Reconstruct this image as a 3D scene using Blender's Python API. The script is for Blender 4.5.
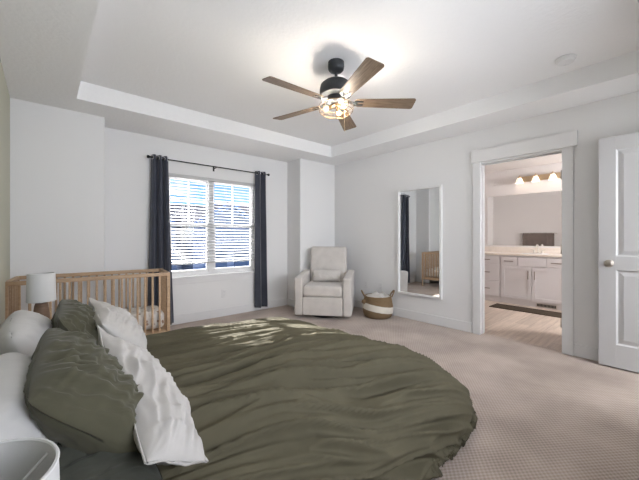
import bpy, bmesh, math, random
from mathutils import Vector, Matrix, noise
PI = math.pi
R = math.radians
random.seed(7)
for o in list(bpy.data.objects):
    bpy.data.objects.remove(o)
SC = bpy.context.scene
COL = SC.collection

# ------------------------------------------------------------ camera
cam_d = bpy.data.cameras.new('camera')
cam = bpy.data.objects.new('camera', cam_d)
COL.objects.link(cam)
SC.camera = cam
cam.location = (0, 0, 1.1645)
cam.rotation_euler = (PI / 2, 0, -0.7212)
cam_d.sensor_width = 36
cam_d.lens = 313.18 / 639 * 36
cam_d.shift_y = -3.2 / 639
cam_d.clip_start = 0.02

# ------------------------------------------------------------ view
SC.view_settings.view_transform = 'Standard'
SC.view_settings.look = 'None'
SC.view_settings.gamma = 1
SC.view_settings.use_curve_mapping = False
SC.view_settings.exposure = 0.75

# ------------------------------------------------------------ sky
W = bpy.data.worlds.new('sky')
SC.world = W
W.use_nodes = True
nt = W.node_tree
nt.nodes.clear()
out = nt.nodes.new('ShaderNodeOutputWorld')
bg = nt.nodes.new('ShaderNodeBackground')
tc = nt.nodes.new('ShaderNodeTexCoord')
sep = nt.nodes.new('ShaderNodeSeparateXYZ')
nt.links.new(tc.outputs['Generated'], sep.inputs[0])
rp = nt.nodes.new('ShaderNodeValToRGB')
rp.color_ramp.elements[0].position = 0.0
rp.color_ramp.elements[0].color = (0.25, 0.50, 0.95, 1)
rp.color_ramp.elements[1].position = 0.35
rp.color_ramp.elements[1].color = (0.05, 0.18, 0.62, 1)
nt.links.new(sep.outputs['Z'], rp.inputs[0])
mp = nt.nodes.new('ShaderNodeMapping')
mp.inputs['Scale'].default_value = (3, 3, 9)
nt.links.new(tc.outputs['Generated'], mp.inputs[0])
nz = nt.nodes.new('ShaderNodeTexNoise')
nz.inputs['Scale'].default_value = 1.7
nz.inputs['Detail'].default_value = 5
nt.links.new(mp.outputs[0], nz.inputs['Vector'])
cr = nt.nodes.new('ShaderNodeValToRGB')
cr.color_ramp.elements[0].position = 0.56
cr.color_ramp.elements[1].position = 0.68
nt.links.new(nz.outputs['Fac'], cr.inputs[0])
mx = nt.nodes.new('ShaderNodeMixRGB')
mx.inputs[2].default_value = (1.0, 1.0, 1.05, 1)
nt.links.new(cr.outputs[0], mx.inputs[0])
nt.links.new(rp.outputs[0], mx.inputs[1])
nt.links.new(mx.outputs[0], bg.inputs[0])
bg.inputs[1].default_value = 0.95
nt.links.new(bg.outputs[0], out.inputs[0])

# ------------------------------------------------------------ sun and added fill lamps
def light(name, kind, loc, energy, color=(1, 1, 1), **k):
    d = bpy.data.lights.new(name, kind)
    d.energy = energy
    d.color = color
    for a, b in k.items():
        setattr(d, a, b)
    o = bpy.data.objects.new(name, d)
    COL.objects.link(o)
    o.location = loc
    return o

sun = light('sun', 'SUN', (2, 12, 8), 24.0, (1.0, 0.98, 0.95), angle=R(1.0))
sun.rotation_euler = Vector((-0.17, -1, -0.54)).to_track_quat('-Z', 'Y').to_euler()
# fill lamps added outside the window, out of view: one shining up, one down
ground_fill = light('added_ground_fill', 'AREA', (2.2, 8.0, -1.6), 1300, (1.0, 0.985, 0.96), shape='RECTANGLE', size=6, size_y=2.0)
ground_fill.rotation_euler = Vector((-0.05, -1.0, 0.8)).to_track_quat('-Z', 'Y').to_euler()
sky_fill = light('added_sky_fill', 'AREA', (1.9, 6.2, 4.2), 350, (0.90, 0.95, 1.0), shape='RECTANGLE', size=4.5, size_y=2.2)  # second added lamp, unseen above the window view
sky_fill.rotation_euler = Vector((0, -1.0, -0.95)).to_track_quat('-Z', 'Y').to_euler()
# fill lamp added in the hallway, shining through the open bedroom door
hall = light('hall_fill_light', 'AREA', (3.3, -1.70, 1.25), 58, (0.96, 0.98, 1.0), shape='RECTANGLE', size=0.9, size_y=2.2)
hall.rotation_euler = Vector((0.1, 1, -0.3)).to_track_quat('-Z', 'Y').to_euler()
# fill lamp outside a made-up window in the wall behind the camera
rear = light('rear_fill_light', 'AREA', (1.35, -0.75, 1.45), 46, (0.97, 0.985, 1.0), shape='RECTANGLE', size=2.2, size_y=1.4)
rear.rotation_euler = Vector((-0.05, 1, 0.3)).to_track_quat('-Z', 'Y').to_euler()
# lamp added for daylight of an unseen bathroom window, which is not built
bath = light('added_bathroom_daylight', 'AREA', (5.7, -0.86, 1.6), 110, (0.98, 0.98, 1.0), shape='RECTANGLE', size=1.0, size_y=1.0)
bath.rotation_euler = Vector((0, 1, -0.45)).to_track_quat('-Z', 'Y').to_euler()

# ------------------------------------------------------------ materials
def mat(name, col, rough=0.6, metal=0.0, spec=0.4, **k):
    m = bpy.data.materials.new(name)
    m.use_nodes = True
    b = m.node_tree.nodes['Principled BSDF']
    b.inputs['Base Color'].default_value = (*col, 1)
    b.inputs['Roughness'].default_value = rough
    b.inputs['Metallic'].default_value = metal
    b.inputs['Specular IOR Level'].default_value = spec
    if 'emit' in k:
        b.inputs['Emission Color'].default_value = (*k['emit'], 1)
        b.inputs['Emission Strength'].default_value = k.get('es', 1)
    if 'sheen' in k:
        b.inputs['Sheen Weight'].default_value = k['sheen']
    return m

def coords(m, scale=(1, 1, 1), rot=(0, 0, 0), kind='Object'):
    n = m.node_tree
    t = n.nodes.new('ShaderNodeTexCoord')
    p = n.nodes.new('ShaderNodeMapping')
    p.inputs['Scale'].default_value = scale
    p.inputs['Rotation'].default_value = rot
    n.links.new(t.outputs[kind], p.inputs[0])
    return p.outputs[0]

def bump(m, height, strength=0.3, dist=0.01):
    n = m.node_tree
    b = n.nodes.new('ShaderNodeBump')
    b.inputs['Strength'].default_value = strength
    b.inputs['Distance'].default_value = dist
    n.links.new(height, b.inputs['Height'])
    n.links.new(b.outputs[0], n.nodes['Principled BSDF'].inputs['Normal'])

def noise_tex(m, vec, scale=5, detail=3, rough=0.5):
    n = m.node_tree
    t = n.nodes.new('ShaderNodeTexNoise')
    t.inputs['Scale'].default_value = scale
    t.inputs['Detail'].default_value = detail
    t.inputs['Roughness'].default_value = rough
    n.links.new(vec, t.inputs['Vector'])
    return t.outputs['Fac']

def ramp(m, fac, stops, to_base=True):
    n = m.node_tree
    r = n.nodes.new('ShaderNodeValToRGB')
    e = r.color_ramp.elements
    e[0].position, e[0].color = stops[0][0], (*stops[0][1], 1)
    e[1].position, e[1].color = stops[-1][0], (*stops[-1][1], 1)
    for p, c in stops[1:-1]:
        x = e.new(p)
        x.color = (*c, 1)
    n.links.new(fac, r.inputs[0])
    if to_base:
        n.links.new(r.outputs[0], n.nodes['Principled BSDF'].inputs['Base Color'])
    return r.outputs[0]

def textured(name, col, rough, tscale, tstr, tdist=0.004, var=0.0, vscale=3, **k):
    m = mat(name, col, rough, **k)
    v = coords(m)
    bump(m, noise_tex(m, v, tscale, 3), tstr, tdist)
    if var:
        f = noise_tex(m, v, vscale, 3)
        ramp(m, f, [(0.3, tuple(c * (1 - var) for c in col)), (0.7, tuple(min(1, c * (1 + var)) for c in col))])
    return m

M = {}
M['wall'] = textured('wall_paint', (0.74, 0.74, 0.745), 0.75, 90, 0.12, 0.003)
M['sage'] = textured('sage_wall_paint', (0.46, 0.46, 0.38), 0.75, 90, 0.12, 0.003)
M['ceiling'] = textured('ceiling_texture', (0.84, 0.84, 0.845), 0.85, 38, 0.5, 0.006)
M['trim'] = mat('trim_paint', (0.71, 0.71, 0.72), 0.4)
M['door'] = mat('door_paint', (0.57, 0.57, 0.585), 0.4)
M['vinyl'] = mat('window_vinyl', (0.7, 0.7, 0.71), 0.35)
M['bathwall'] = textured('bathroom_paint', (0.66, 0.62, 0.60), 0.7, 90, 0.1, 0.003)
M['slat'] = mat('blind_slat', (0.5, 0.5, 0.505), 0.45)

def carpet():
    m = mat('loop_carpet', (0.4, 0.35, 0.32), 0.95, spec=0.1, sheen=0.2)
    n = m.node_tree
    v = coords(m)
    s = n.nodes.new('ShaderNodeSeparateXYZ')
    n.links.new(v, s.inputs[0])
    def wave(outp, k, ph=0.0):
        a = n.nodes.new('ShaderNodeMath'); a.operation = 'MULTIPLY_ADD'
        a.inputs[1].default_value = k; a.inputs[2].default_value = ph
        n.links.new(outp, a.inputs[0])
        b = n.nodes.new('ShaderNodeMath'); b.operation = 'SINE'
        n.links.new(a.outputs[0], b.inputs[0])
        return b.outputs[0]
    a = wave(s.outputs[0], 2 * PI / 0.034)
    b = wave(s.outputs[1], 2 * PI / 0.024)
    mu = n.nodes.new('ShaderNodeMath'); mu.operation = 'MULTIPLY_ADD'
    n.links.new(a, mu.inputs[0]); n.links.new(b, mu.inputs[1]); mu.inputs[2].default_value = 0.0
    f1 = noise_tex(m, v, 2.2, 3)
    f2 = noise_tex(m, v, 260, 2)
    ad = n.nodes.new('ShaderNodeMath'); ad.operation = 'MULTIPLY_ADD'
    n.links.new(mu.outputs[0], ad.inputs[0]); ad.inputs[1].default_value = 0.22
    n.links.new(f1, ad.inputs[2])
    ad2 = n.nodes.new('ShaderNodeMath'); ad2.operation = 'MULTIPLY_ADD'
    n.links.new(f2, ad2.inputs[0]); ad2.inputs[1].default_value = 0.35
    n.links.new(ad.outputs[0], ad2.inputs[2])
    ramp(m, ad2.outputs[0], [(0.38, (0.27, 0.215, 0.185)), (0.68, (0.40, 0.325, 0.28)), (0.95, (0.49, 0.405, 0.355))])
    h = n.nodes.new('ShaderNodeMath'); h.operation = 'MULTIPLY_ADD'
    n.links.new(f2, h.inputs[0]); h.inputs[1].default_value = 0.8
    n.links.new(mu.outputs[0], h.inputs[2])
    bump(m, h.outputs[0], 0.35, 0.005)
    return m
M['carpet'] = carpet()

def wood(name, c1, c2, scale=(1, 1, 1), rough=0.5, s=6, rot=(0, 0, 0)):
    m = mat(name, c1, rough)
    v = coords(m, scale, rot)
    f = noise_tex(m, v, s, 5, 0.6)
    ramp(m, f, [(0.3, c1), (0.7, c2)])
    bump(m, f, 0.1, 0.002)
    return m
M['crib'] = wood('crib_beech', (0.40, 0.27, 0.165), (0.52, 0.365, 0.24), (3, 3, 20), 0.45, 3)
M['crib_rail'] = wood('crib_beech_rail', (0.40, 0.27, 0.165), (0.52, 0.365, 0.24), (3, 30, 30), 0.45, 3)
M['blade'] = wood('fan_blade_wood', (0.105, 0.07, 0.045), (0.26, 0.185, 0.125), (3, 40, 10), 0.5, 2.2)
M['lampwood'] = wood('lamp_base_wood', (0.17, 0.105, 0.07), (0.24, 0.155, 0.105), (6, 6, 25), 0.6, 3)
M['nightwood'] = wood('nightstand_wood', (0.20, 0.14, 0.10), (0.30, 0.21, 0.15), (3, 20, 20), 0.5, 3)

def lvp():
    m = mat('vinyl_plank', (0.5, 0.42, 0.34), 0.35)
    n = m.node_tree
    v = coords(m, rot=(0, 0, R(0)))
    bt = n.nodes.new('ShaderNodeTexBrick')
    bt.inputs['Scale'].default_value = 1.0
    bt.inputs['Brick Width'].default_value = 1.2
    bt.inputs['Row Height'].default_value = 0.18
    bt.inputs['Mortar Size'].default_value = 0.0015
    bt.inputs['Color1'].default_value = (0.52, 0.43, 0.36, 1)
    bt.inputs['Color2'].default_value = (0.38, 0.31, 0.255, 1)
    bt.inputs['Mortar'].default_value = (0.2, 0.16, 0.13, 1)
    n.links.new(v, bt.inputs['Vector'])
    v2 = coords(m, (1.2, 14, 1))
    f = noise_tex(m, v2, 2, 5, 0.6)
    c = ramp(m, f, [(0.3, (0.75, 0.73, 0.72)), (0.7, (1.15, 1.13, 1.1))], False)
    mm = n.nodes.new('ShaderNodeMixRGB'); mm.blend_type = 'MULTIPLY'; mm.inputs[0].default_value = 1
    n.links.new(bt.outputs['Color'], mm.inputs[1]); n.links.new(c, mm.inputs[2])
    n.links.new(mm.outputs[0], n.nodes['Principled BSDF'].inputs['Base Color'])
    return m
M['lvp'] = lvp()

def fabric(name, col, var=0.08, weave=500, rough=0.9, bstr=0.15, sheen=0.15):
    m = mat(name, col, rough, spec=0.15, sheen=sheen)
    v = coords(m)
    f = noise_tex(m, v, 9, 4)
    ramp(m, f, [(0.3, tuple(c * (1 - var) for c in col)), (0.7, tuple(min(1, c * (1 + var)) for c in col))])
    bump(m, noise_tex(m, v, weave, 2), bstr, 0.002)
    return m
M['duvet'] = fabric('olive_duvet_cotton', (0.097, 0.087, 0.057), 0.06, sheen=0.0)
M['sham'] = fabric('olive_sham_cotton', (0.080, 0.076, 0.050), 0.06)
M['darkpillow'] = fabric('charcoal_olive_cotton', (0.05, 0.052, 0.042), 0.06)
M['whitelinen'] = fabric('white_linen', (0.50, 0.48, 0.46), 0.04)
M['whitecotton'] = fabric('white_cotton', (0.54, 0.53, 0.52), 0.03)
M['mattress'] = fabric('mattress_fabric', (0.55, 0.54, 0.52), 0.03)
M['chair'] = fabric('oatmeal_upholstery', (0.55, 0.52, 0.495), 0.06, 350, 0.9, 0.3)
M['curtain'] = fabric('charcoal_blue_curtain', (0.052, 0.057, 0.078), 0.08, 300, 0.7, 0.1, 0.3)
M['towel'] = fabric('brown_towel', (0.16, 0.125, 0.11), 0.1)
M['rug'] = fabric('dark_bath_rug', (0.05, 0.036, 0.024), 0.2, 200, sheen=0.0)
M['black'] = mat('black_metal', (0.025, 0.025, 0.028), 0.4, 0.6)
M['fanmetal'] = mat('graphite_metal', (0.045, 0.048, 0.052), 0.5, 0.4)
M['brass'] = mat('warm_brass', (0.55, 0.42, 0.28), 0.35, 0.9)
M['nickel'] = mat('brushed_nickel', (0.55, 0.50, 0.45), 0.3, 1.0)
M['pull'] = mat('dark_nickel_pull', (0.26, 0.22, 0.19), 0.4, 0.8)
M['chrome'] = mat('chrome', (0.7, 0.7, 0.72), 0.15, 1.0)
M['mirror'] = mat('mirror_glass', (0.86, 0.87, 0.87), 0.02, 1.0)
M['plastic'] = mat('white_plastic', (0.72, 0.72, 0.72), 0.4)
M['dark'] = mat('dark_slot', (0.02, 0.02, 0.02), 0.8)
M['vanity'] = mat('vanity_paint', (0.60, 0.56, 0.555), 0.45)
M['counter'] = textured('counter_top', (0.68, 0.60, 0.53), 0.3, 60, 0.02, var=0.04, vscale=20)
M['shade'] = fabric('lamp_shade_fabric', (0.66, 0.66, 0.655), 0.02, 700)
M['jute'] = None

def jute():
    m = mat('woven_seagrass', (0.3, 0.2, 0.11), 0.85, spec=0.2)
    n = m.node_tree
    v = coords(m)
    w = n.nodes.new('ShaderNodeTexWave'); w.bands_direction = 'Z'
    w.inputs['Scale'].default_value = 22; w.inputs['Distortion'].default_value = 2.5
    w.inputs['Detail'].default_value = 3
    n.links.new(v, w.inputs['Vector'])
    ramp(m, w.outputs['Fac'], [(0.1, (0.10, 0.062, 0.032)), (0.6, (0.22, 0.15, 0.085)), (1, (0.30, 0.21, 0.125))])
    bump(m, w.outputs['Fac'], 0.6, 0.006)
    return m
M['jute'] = jute()
M['juteband'] = fabric('cream_band', (0.62, 0.58, 0.52), 0.08, 120, 0.9, 0.5)

def crib_sheet():
    m = mat('printed_crib_sheet', (0.7, 0.66, 0.62), 0.9, spec=0.1)
    n = m.node_tree
    v = coords(m)
    vo = n.nodes.new('ShaderNodeTexVoronoi'); vo.inputs['Scale'].default_value = 17
    n.links.new(v, vo.inputs['Vector'])
    ramp(m, vo.outputs['Distance'], [(0.20, (0.30, 0.20, 0.15)), (0.27, (0.66, 0.62, 0.58)), (1, (0.68, 0.64, 0.60))])
    return m
M['cribsheet'] = crib_sheet()

def glass():
    m = bpy.data.materials.new('clear_glass')
    m.use_nodes = True
    n = m.node_tree
    n.nodes.clear()
    o = n.nodes.new('ShaderNodeOutputMaterial')
    t = n.nodes.new('ShaderNodeBsdfTransparent')
    g = n.nodes.new('ShaderNodeBsdfGlossy'); g.inputs['Roughness'].default_value = 0.02
    fr = n.nodes.new('ShaderNodeFresnel'); fr.inputs[0].default_value = 1.3
    x = n.nodes.new('ShaderNodeMixShader')
    n.links.new(fr.outputs[0], x.inputs[0]); n.links.new(t.outputs[0], x.inputs[1]); n.links.new(g.outputs[0], x.inputs[2])
    n.links.new(x.outputs[0], o.inputs[0])
    return m
M['glass'] = glass()
M['agedbrass'] = mat('aged_brass', (0.20, 0.13, 0.07), 0.55, 0.8)
M['bulb'] = mat('lit_bulb', (1, 0.9, 0.7), 0.4, emit=(1, 0.66, 0.30), es=3.5)
M['bathshade'] = mat('lit_frosted_glass', (1, 0.95, 0.85), 0.4, emit=(1, 0.84, 0.66), es=0.5)
M['bulboff'] = mat('bulb_frosted', (0.8, 0.8, 0.8), 0.3)
M['siding'] = None
def siding():
    m = mat('neighbour_siding', (0.24, 0.28, 0.38), 0.9, spec=0.0)
    n = m.node_tree
    v = coords(m)
    w = n.nodes.new('ShaderNodeTexWave'); w.bands_direction = 'Z'; w.wave_profile = 'SAW'
    w.inputs['Scale'].default_value = 1.6
    n.links.new(v, w.inputs['Vector'])
    ramp(m, w.outputs['Fac'], [(0.0, (0.13, 0.15, 0.21)), (0.3, (0.27, 0.31, 0.41)), (1, (0.33, 0.37, 0.47))])
    return m
M['siding'] = siding()
M['shingle'] = textured('roof_shingle', (0.05, 0.052, 0.065), 1.0, 8, 0.2, 0.01, var=0.35, vscale=6, spec=0.0)
M['bluetrim'] = mat('pale_blue_trim', (0.25, 0.36, 0.55), 0.6)
M['housewin'] = mat('house_window_glass', (0.10, 0.13, 0.20), 0.3)
M['grass'] = textured('lawn', (0.12, 0.18, 0.07), 0.95, 12, 0.4, 0.02, var=0.3)

# ------------------------------------------------------------ mesh helpers
class MB:
    def __init__(s):
        s.v = []; s.f = []; s.sm = []
    def add(s, vs, fs, smooth=False, M4=None):
        b = len(s.v)
        if M4 is not None:
            vs = [M4 @ Vector(p) for p in vs]
        s.v += [tuple(p) for p in vs]
        s.f += [tuple(b + i for i in f) for f in fs]
        s.sm += [smooth] * len(fs)
        return s
    def box(s, x0, x1, y0, y1, z0, z1, bev=0.0, M4=None, seg=2):
        if x0 > x1: x0, x1 = x1, x0
        if y0 > y1: y0, y1 = y1, y0
        if z0 > z1: z0, z1 = z1, z0
        if bev <= 0:
            vs = [(x, y, z) for x in (x0, x1) for y in (y0, y1) for z in (z0, z1)]
            fs = [(0, 1, 3, 2), (4, 6, 7, 5), (0, 4, 5, 1), (2, 3, 7, 6), (0, 2, 6, 4), (1, 5, 7, 3)]
            return s.add(vs, fs, False, M4)
        bm = bmesh.new()
        bmesh.ops.create_cube(bm, size=1)
        for v in bm.verts:
            v.co = Vector(((x0 + x1) / 2 + v.co.x * (x1 - x0), (y0 + y1) / 2 + v.co.y * (y1 - y0), (z0 + z1) / 2 + v.co.z * (z1 - z0)))
        bev = min(bev, 0.49 * min(x1 - x0, y1 - y0, z1 - z0))
        bmesh.ops.bevel(bm, geom=bm.edges[:], offset=bev, segments=seg, profile=0.5, affect='EDGES')
        s.bm(bm, M4)
        return s
    def bm(s, bm, M4=None, smooth=True):
        bm.verts.index_update()
        bm.normal_update()
        big = max(f.calc_area() for f in bm.faces)
        k0 = len(s.sm)
        s.add([v.co.copy() for v in bm.verts], [[v.index for v in f.verts] for f in bm.faces], smooth, M4)
        for i, f in enumerate(bm.faces):
            if len(f.verts) == 4 and (max(abs(c) for c in f.normal) > 0.9999 or f.calc_area() > 0.2 * big): s.sm[k0 + i] = False
        bm.free()
    def lathe(s, prof, c=(0, 0, 0), n=32, axis='Z', M4=None, caps=True, closed=False):
        vs = []; fs = []
        for (r, h) in prof:
            for i in range(n):
                a = 2 * PI * i / n
                if axis == 'Z': p = (c[0] + r * math.cos(a), c[1] + r * math.sin(a), c[2] + h)
                elif axis == 'X': p = (c[0] + h, c[1] + r * math.cos(a), c[2] + r * math.sin(a))
                else: p = (c[0] + r * math.sin(a), c[1] + h, c[2] + r * math.cos(a))
                vs.append(p)
        m = len(prof)
        for j in range(m - 1 if not closed else m):
            k = (j + 1) % m
            for i in range(n):
                q = (i + 1) % n
                fs.append((j * n + i, j * n + q, k * n + q, k * n + i))
        if caps and not closed:
            fs.append(tuple(reversed(range(n))))
            fs.append(tuple((m - 1) * n + i for i in range(n)))
        return s.add(vs, fs, True, M4)
    def tube(s, pts, r, n=8, closed=False, M4=None, taper=None):
        pts = [Vector(p) for p in pts]
        m = len(pts)
        vs = []; fs = []
        up = None
        for j, p in enumerate(pts):
            if closed: t = pts[(j + 1) % m] - pts[j - 1]
            else: t = pts[min(j + 1, m - 1)] - pts[max(j - 1, 0)]
            t.normalize()
            if up is None:
                up = Vector((0, 0, 1)) if abs(t.z) < 0.9 else Vector((1, 0, 0))
            a = t.cross(up).normalized()
            up = a.cross(t).normalized()
            rr = r if taper is None else r * taper[j]
            for i in range(n):
                g = 2 * PI * i / n
                vs.append(p + a * (rr * math.cos(g)) + up * (rr * math.sin(g)))
        for j in range(m if closed else m - 1):
            k = (j + 1) % m
            for i in range(n):
                q = (i + 1) % n
                fs.append((j * n + i, k * n + i, k * n + q, j * n + q))
        if not closed:
            fs.append(tuple(range(n)))
            fs.append(tuple((m - 1) * n + i for i in reversed(range(n))))
        return s.add(vs, fs, True, M4)
    def prism(s, poly, z0, z1, M4=None):
        n = len(poly)
        vs = [(x, y, z0) for x, y in poly] + [(x, y, z1) for x, y in poly]
        fs = [tuple(reversed(range(n))), tuple(range(n, 2 * n))]
        for i in range(n):
            j = (i + 1) % n
            fs.append((i, j, n + j, n + i))
        return s.add(vs, fs, False, M4)
    def sphere(s, c, r, n=16, m=10, sc=(1, 1, 1), M4=None):
        vs = [(c[0], c[1], c[2] - r * sc[2])]
        for j in range(1, m):
            t = -PI / 2 + PI * j / m
            for i in range(n):
                a = 2 * PI * i / n
                vs.append((c[0] + r * sc[0] * math.cos(t) * math.cos(a), c[1] + r * sc[1] * math.cos(t) * math.sin(a), c[2] + r * sc[2] * math.sin(t)))
        vs.append((c[0], c[1], c[2] + r * sc[2]))
        fs = []
        for i in range(n):
            q = (i + 1) % n
            fs.append((0, 1 + q, 1 + i))
            for j in range(m - 2):
                a = 1 + j * n
                fs.append((a + i, a + q, a + n + q, a + n + i))
            a = 1 + (m - 2) * n
            fs.append((a + i, a + q, len(vs) - 1))
        return s.add(vs, fs, True, M4)
    def build(s, name, material, parent=None, loc=None, sharp=True):
        me = bpy.data.meshes.new(name)
        me.from_pydata(s.v, [], s.f)
        me.polygons.foreach_set('use_smooth', s.sm)
        bm = bmesh.new(); bm.from_mesh(me)
        bmesh.ops.recalc_face_normals(bm, faces=bm.faces)
        if sharp:
            for e in bm.edges:
                if len(e.link_faces) == 2 and e.calc_face_angle(0) > R(38): e.smooth = False
        bm.to_mesh(me); bm.free()
        me.materials.append(material)
        o = bpy.data.objects.new(name, me)
        COL.objects.link(o)
        if parent is not None: o.parent = parent
        if loc: o.location = loc
        return o

def thing(name, label, cat, loc=(0, 0, 0), rz=0.0, group=None):
    o = bpy.data.objects.new(name, None)
    o.empty_display_size = 0.1
    COL.objects.link(o)
    o.location = loc
    o.rotation_euler = (0, 0, rz)
    o['label'] = label; o['category'] = cat
    if group: o['group'] = group
    return o

def tag(o, label, cat, group=None):
    o['label'] = label; o['category'] = cat
    if group: o['group'] = group
    return o

def struct(o):
    o['kind'] = 'structure'
    return o

def copy_tree(o, parent=None):
    c = o.copy()
    COL.objects.link(c)
    if parent is not None: c.parent = parent
    for ch in [x for x in bpy.data.objects if x.parent == o]:
        copy_tree(ch, c)
    return c

# ============================================================ ROOM SHELL
XL, XR = -0.235, 3.904          # head wall, mirror wall
YB, YR = 4.03, 4.39             # bumped out / recessed window wall
YN = -0.42                      # rear wall behind the camera
H, HT = 2.44, 2.613             # soffit, tray
T = 0.12
b = MB(); b.box(XL - T, XR + 0.06, YN - T, YR + T, -0.1, 0)
struct(b.build('floor', M['carpet']))
b = MB(); b.box(XL - T, XL, YN - T, YR + T, 0, HT + 0.1)
struct(b.build('wall_left', M['sage']))

# window wall: two bumped-out ends and the recess with the window hole
WX0, WX1, WZ0, WZ1 = 1.21, 2.515, 0.60, 2.005
b = MB()
def bump_prism(x0, x1, rnd_left, rnd_right):
    r = 0.018
    pts = []
    if rnd_left:
        pts += [(x0 + r - r * math.sin(a), YB + r - r * math.cos(a)) for a in [PI / 2 - i * PI / 12 for i in range(7)]]
    else: pts += [(x0, YB)]
    if rnd_right:
        pts += [(x1 - r + r * math.sin(a), YB + r - r * math.cos(a)) for a in [i * PI / 12 for i in range(7)]]
    else: pts += [(x1, YB)]
    pts += [(x1, YR + T), (x0, YR + T)]
    b.prism(pts, 0, HT + 0.1)
bump_prism(XL, 0.49, False, True)
bump_prism(3.128, XR, True, False)
b.box(0.49, WX0, YR, YR + T, 0, HT + 0.1)
b.box(WX1, 3.128, YR, YR + T, 0, HT + 0.1)
b.box(WX0, WX1, YR, YR + T, 0, WZ0)
b.box(WX0, WX1, YR, YR + T, WZ1, HT + 0.1)
struct(b.build('wall_back', M['wall']))

# mirror wall with the bathroom doorway
DY0, DY1, DZ = 0.735, 1.55, 2.045
b = MB()
b.box(XR, XR + T, YN - T, DY0, 0, HT + 0.1)
b.box(XR, XR + T, DY1, YR + T, 0, HT + 0.1)
b.box(XR, XR + T, DY0, DY1, DZ, HT + 0.1)
struct(b.build('wall_right', M['wall']))
# rear wall with the entry doorway
EX0, EX1 = 2.93, 3.745
b = MB()
RX0, RX1, RZ0, RZ1 = 0.25, 2.45, 0.75, 2.15  # opening for the added window
b.box(XL - T, RX0, YN - T, YN, 0, HT + 0.1)
b.box(RX1, EX0, YN - T, YN, 0, HT + 0.1)
b.box(RX0, RX1, YN - T, YN, 0, RZ0)
b.box(RX0, RX1, YN - T, YN, RZ1, HT + 0.1)
b.box(EX1, XR, YN - T, YN, 0, HT + 0.1)
b.box(EX0, EX1, YN - T, YN, 2.06, HT + 0.1)
struct(b.build('wall_rear', M['wall']))
m = MB()
for (a, c, e, g) in ((RX0, RX0 + 0.04, RZ0, RZ1), (RX1 - 0.04, RX1, RZ0, RZ1), (RX0 + 0.04, RX1 - 0.04, RZ0, RZ0 + 0.04), (RX0 + 0.04, RX1 - 0.04, RZ1 - 0.04, RZ1), (1.33, 1.37, RZ0 + 0.04, RZ1 - 0.04)):
    m.box(a, c, YN - 0.09, YN - 0.05, e, g)
w2_ = struct(m.build('added_window', M['vinyl']))  # unseen window, put in to carry the rear fill lamp
m = MB(); m.box(RX0 + 0.04, RX1 - 0.04, YN - 0.072, YN - 0.068, RZ0 + 0.04, RZ1 - 0.04); m.build('pane', M['glass'], w2_)
# hallway behind it
b = MB()
b.box(EX0 - 0.5, EX0 - 0.4, -1.9, YN - T, 0, H)
b.box(XR + 0.3, XR + 0.4, -1.9, YN - T, 0, H)
b.box(EX0 - 0.5, XR + 0.4, -1.9, -1.8, 0, H)
struct(b.build('wall_hallway', M['wall']))
b = MB(); b.box(EX0 - 0.5, XR + 0.4, -1.9, YN - T, -0.1, 0)
struct(b.build('floor_hallway', M['carpet']))
b = MB(); b.box(EX0 - 0.5, XR + 0.4, -1.9, YN - T, H, H + 0.1)
struct(b.build('ceiling_hallway', M['ceiling']))

# tray ceiling
TX0, TX1, TY0, TY1 = 0.225, 3.461, 0.04, 3.65
b = MB()
x0, x1, y0, y1 = XL - T, XR + T, YN - T, YR + T
vs = [(x0, y0, H), (x1, y0, H), (x1, y1, H), (x0, y1, H), (TX0, TY0, H), (TX1, TY0, H), (TX1, TY1, H), (TX0, TY1, H),
      (TX0, TY0, HT), (TX1, TY0, HT), (TX1, TY1, HT), (TX0, TY1, HT)]
fs = [(0, 4, 5, 1), (1, 5, 6, 2), (2, 6, 7, 3), (3, 7, 4, 0), (4, 8, 9, 5), (5, 9, 10, 6), (6, 10, 11, 7), (7, 11, 8, 4), (8, 11, 10, 9)]
zz = HT + 0.12
vs += [(x0, y0, zz), (x1, y0, zz), (x1, y1, zz), (x0, y1, zz)]
fs += [(12, 13, 14, 15), (0, 1, 13, 12), (1, 2, 14, 13), (2, 3, 15, 14), (3, 0, 12, 15)]
b.add(vs, fs)
struct(b.build('ceiling', M['ceiling']))

# baseboards
def baseboard(name, x0, x1, y0, y1):
    m = MB(); m.box(x0, x1, y0, y1, 0, 0.12, 0.003)
    struct(m.build(name, M['trim']))
bt = 0.015
baseboard('baseboard_left', XL, XL + bt, YN, YB)
m = MB()
m.box(XL, 0.49 + bt, YB - bt, YB, 0, 0.12, 0.003)
m.box(0.49, 0.49 + bt, YB, YR, 0, 0.12, 0.003)
m.box(0.49, 3.128, YR - bt, YR, 0, 0.12, 0.003)
m.box(3.128 - bt, 3.128, YB, YR, 0, 0.12, 0.003)
m.box(3.128 - bt, XR, YB - bt, YB, 0, 0.12, 0.003)
struct(m.build('baseboard_back', M['trim']))
m = MB()
m.box(XR - bt, XR, 1.63, YB, 0, 0.12, 0.003)
m.box(XR - bt, XR, YN, 0.66, 0, 0.12, 0.003)
struct(m.build('baseboard_right', M['trim']))

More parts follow.
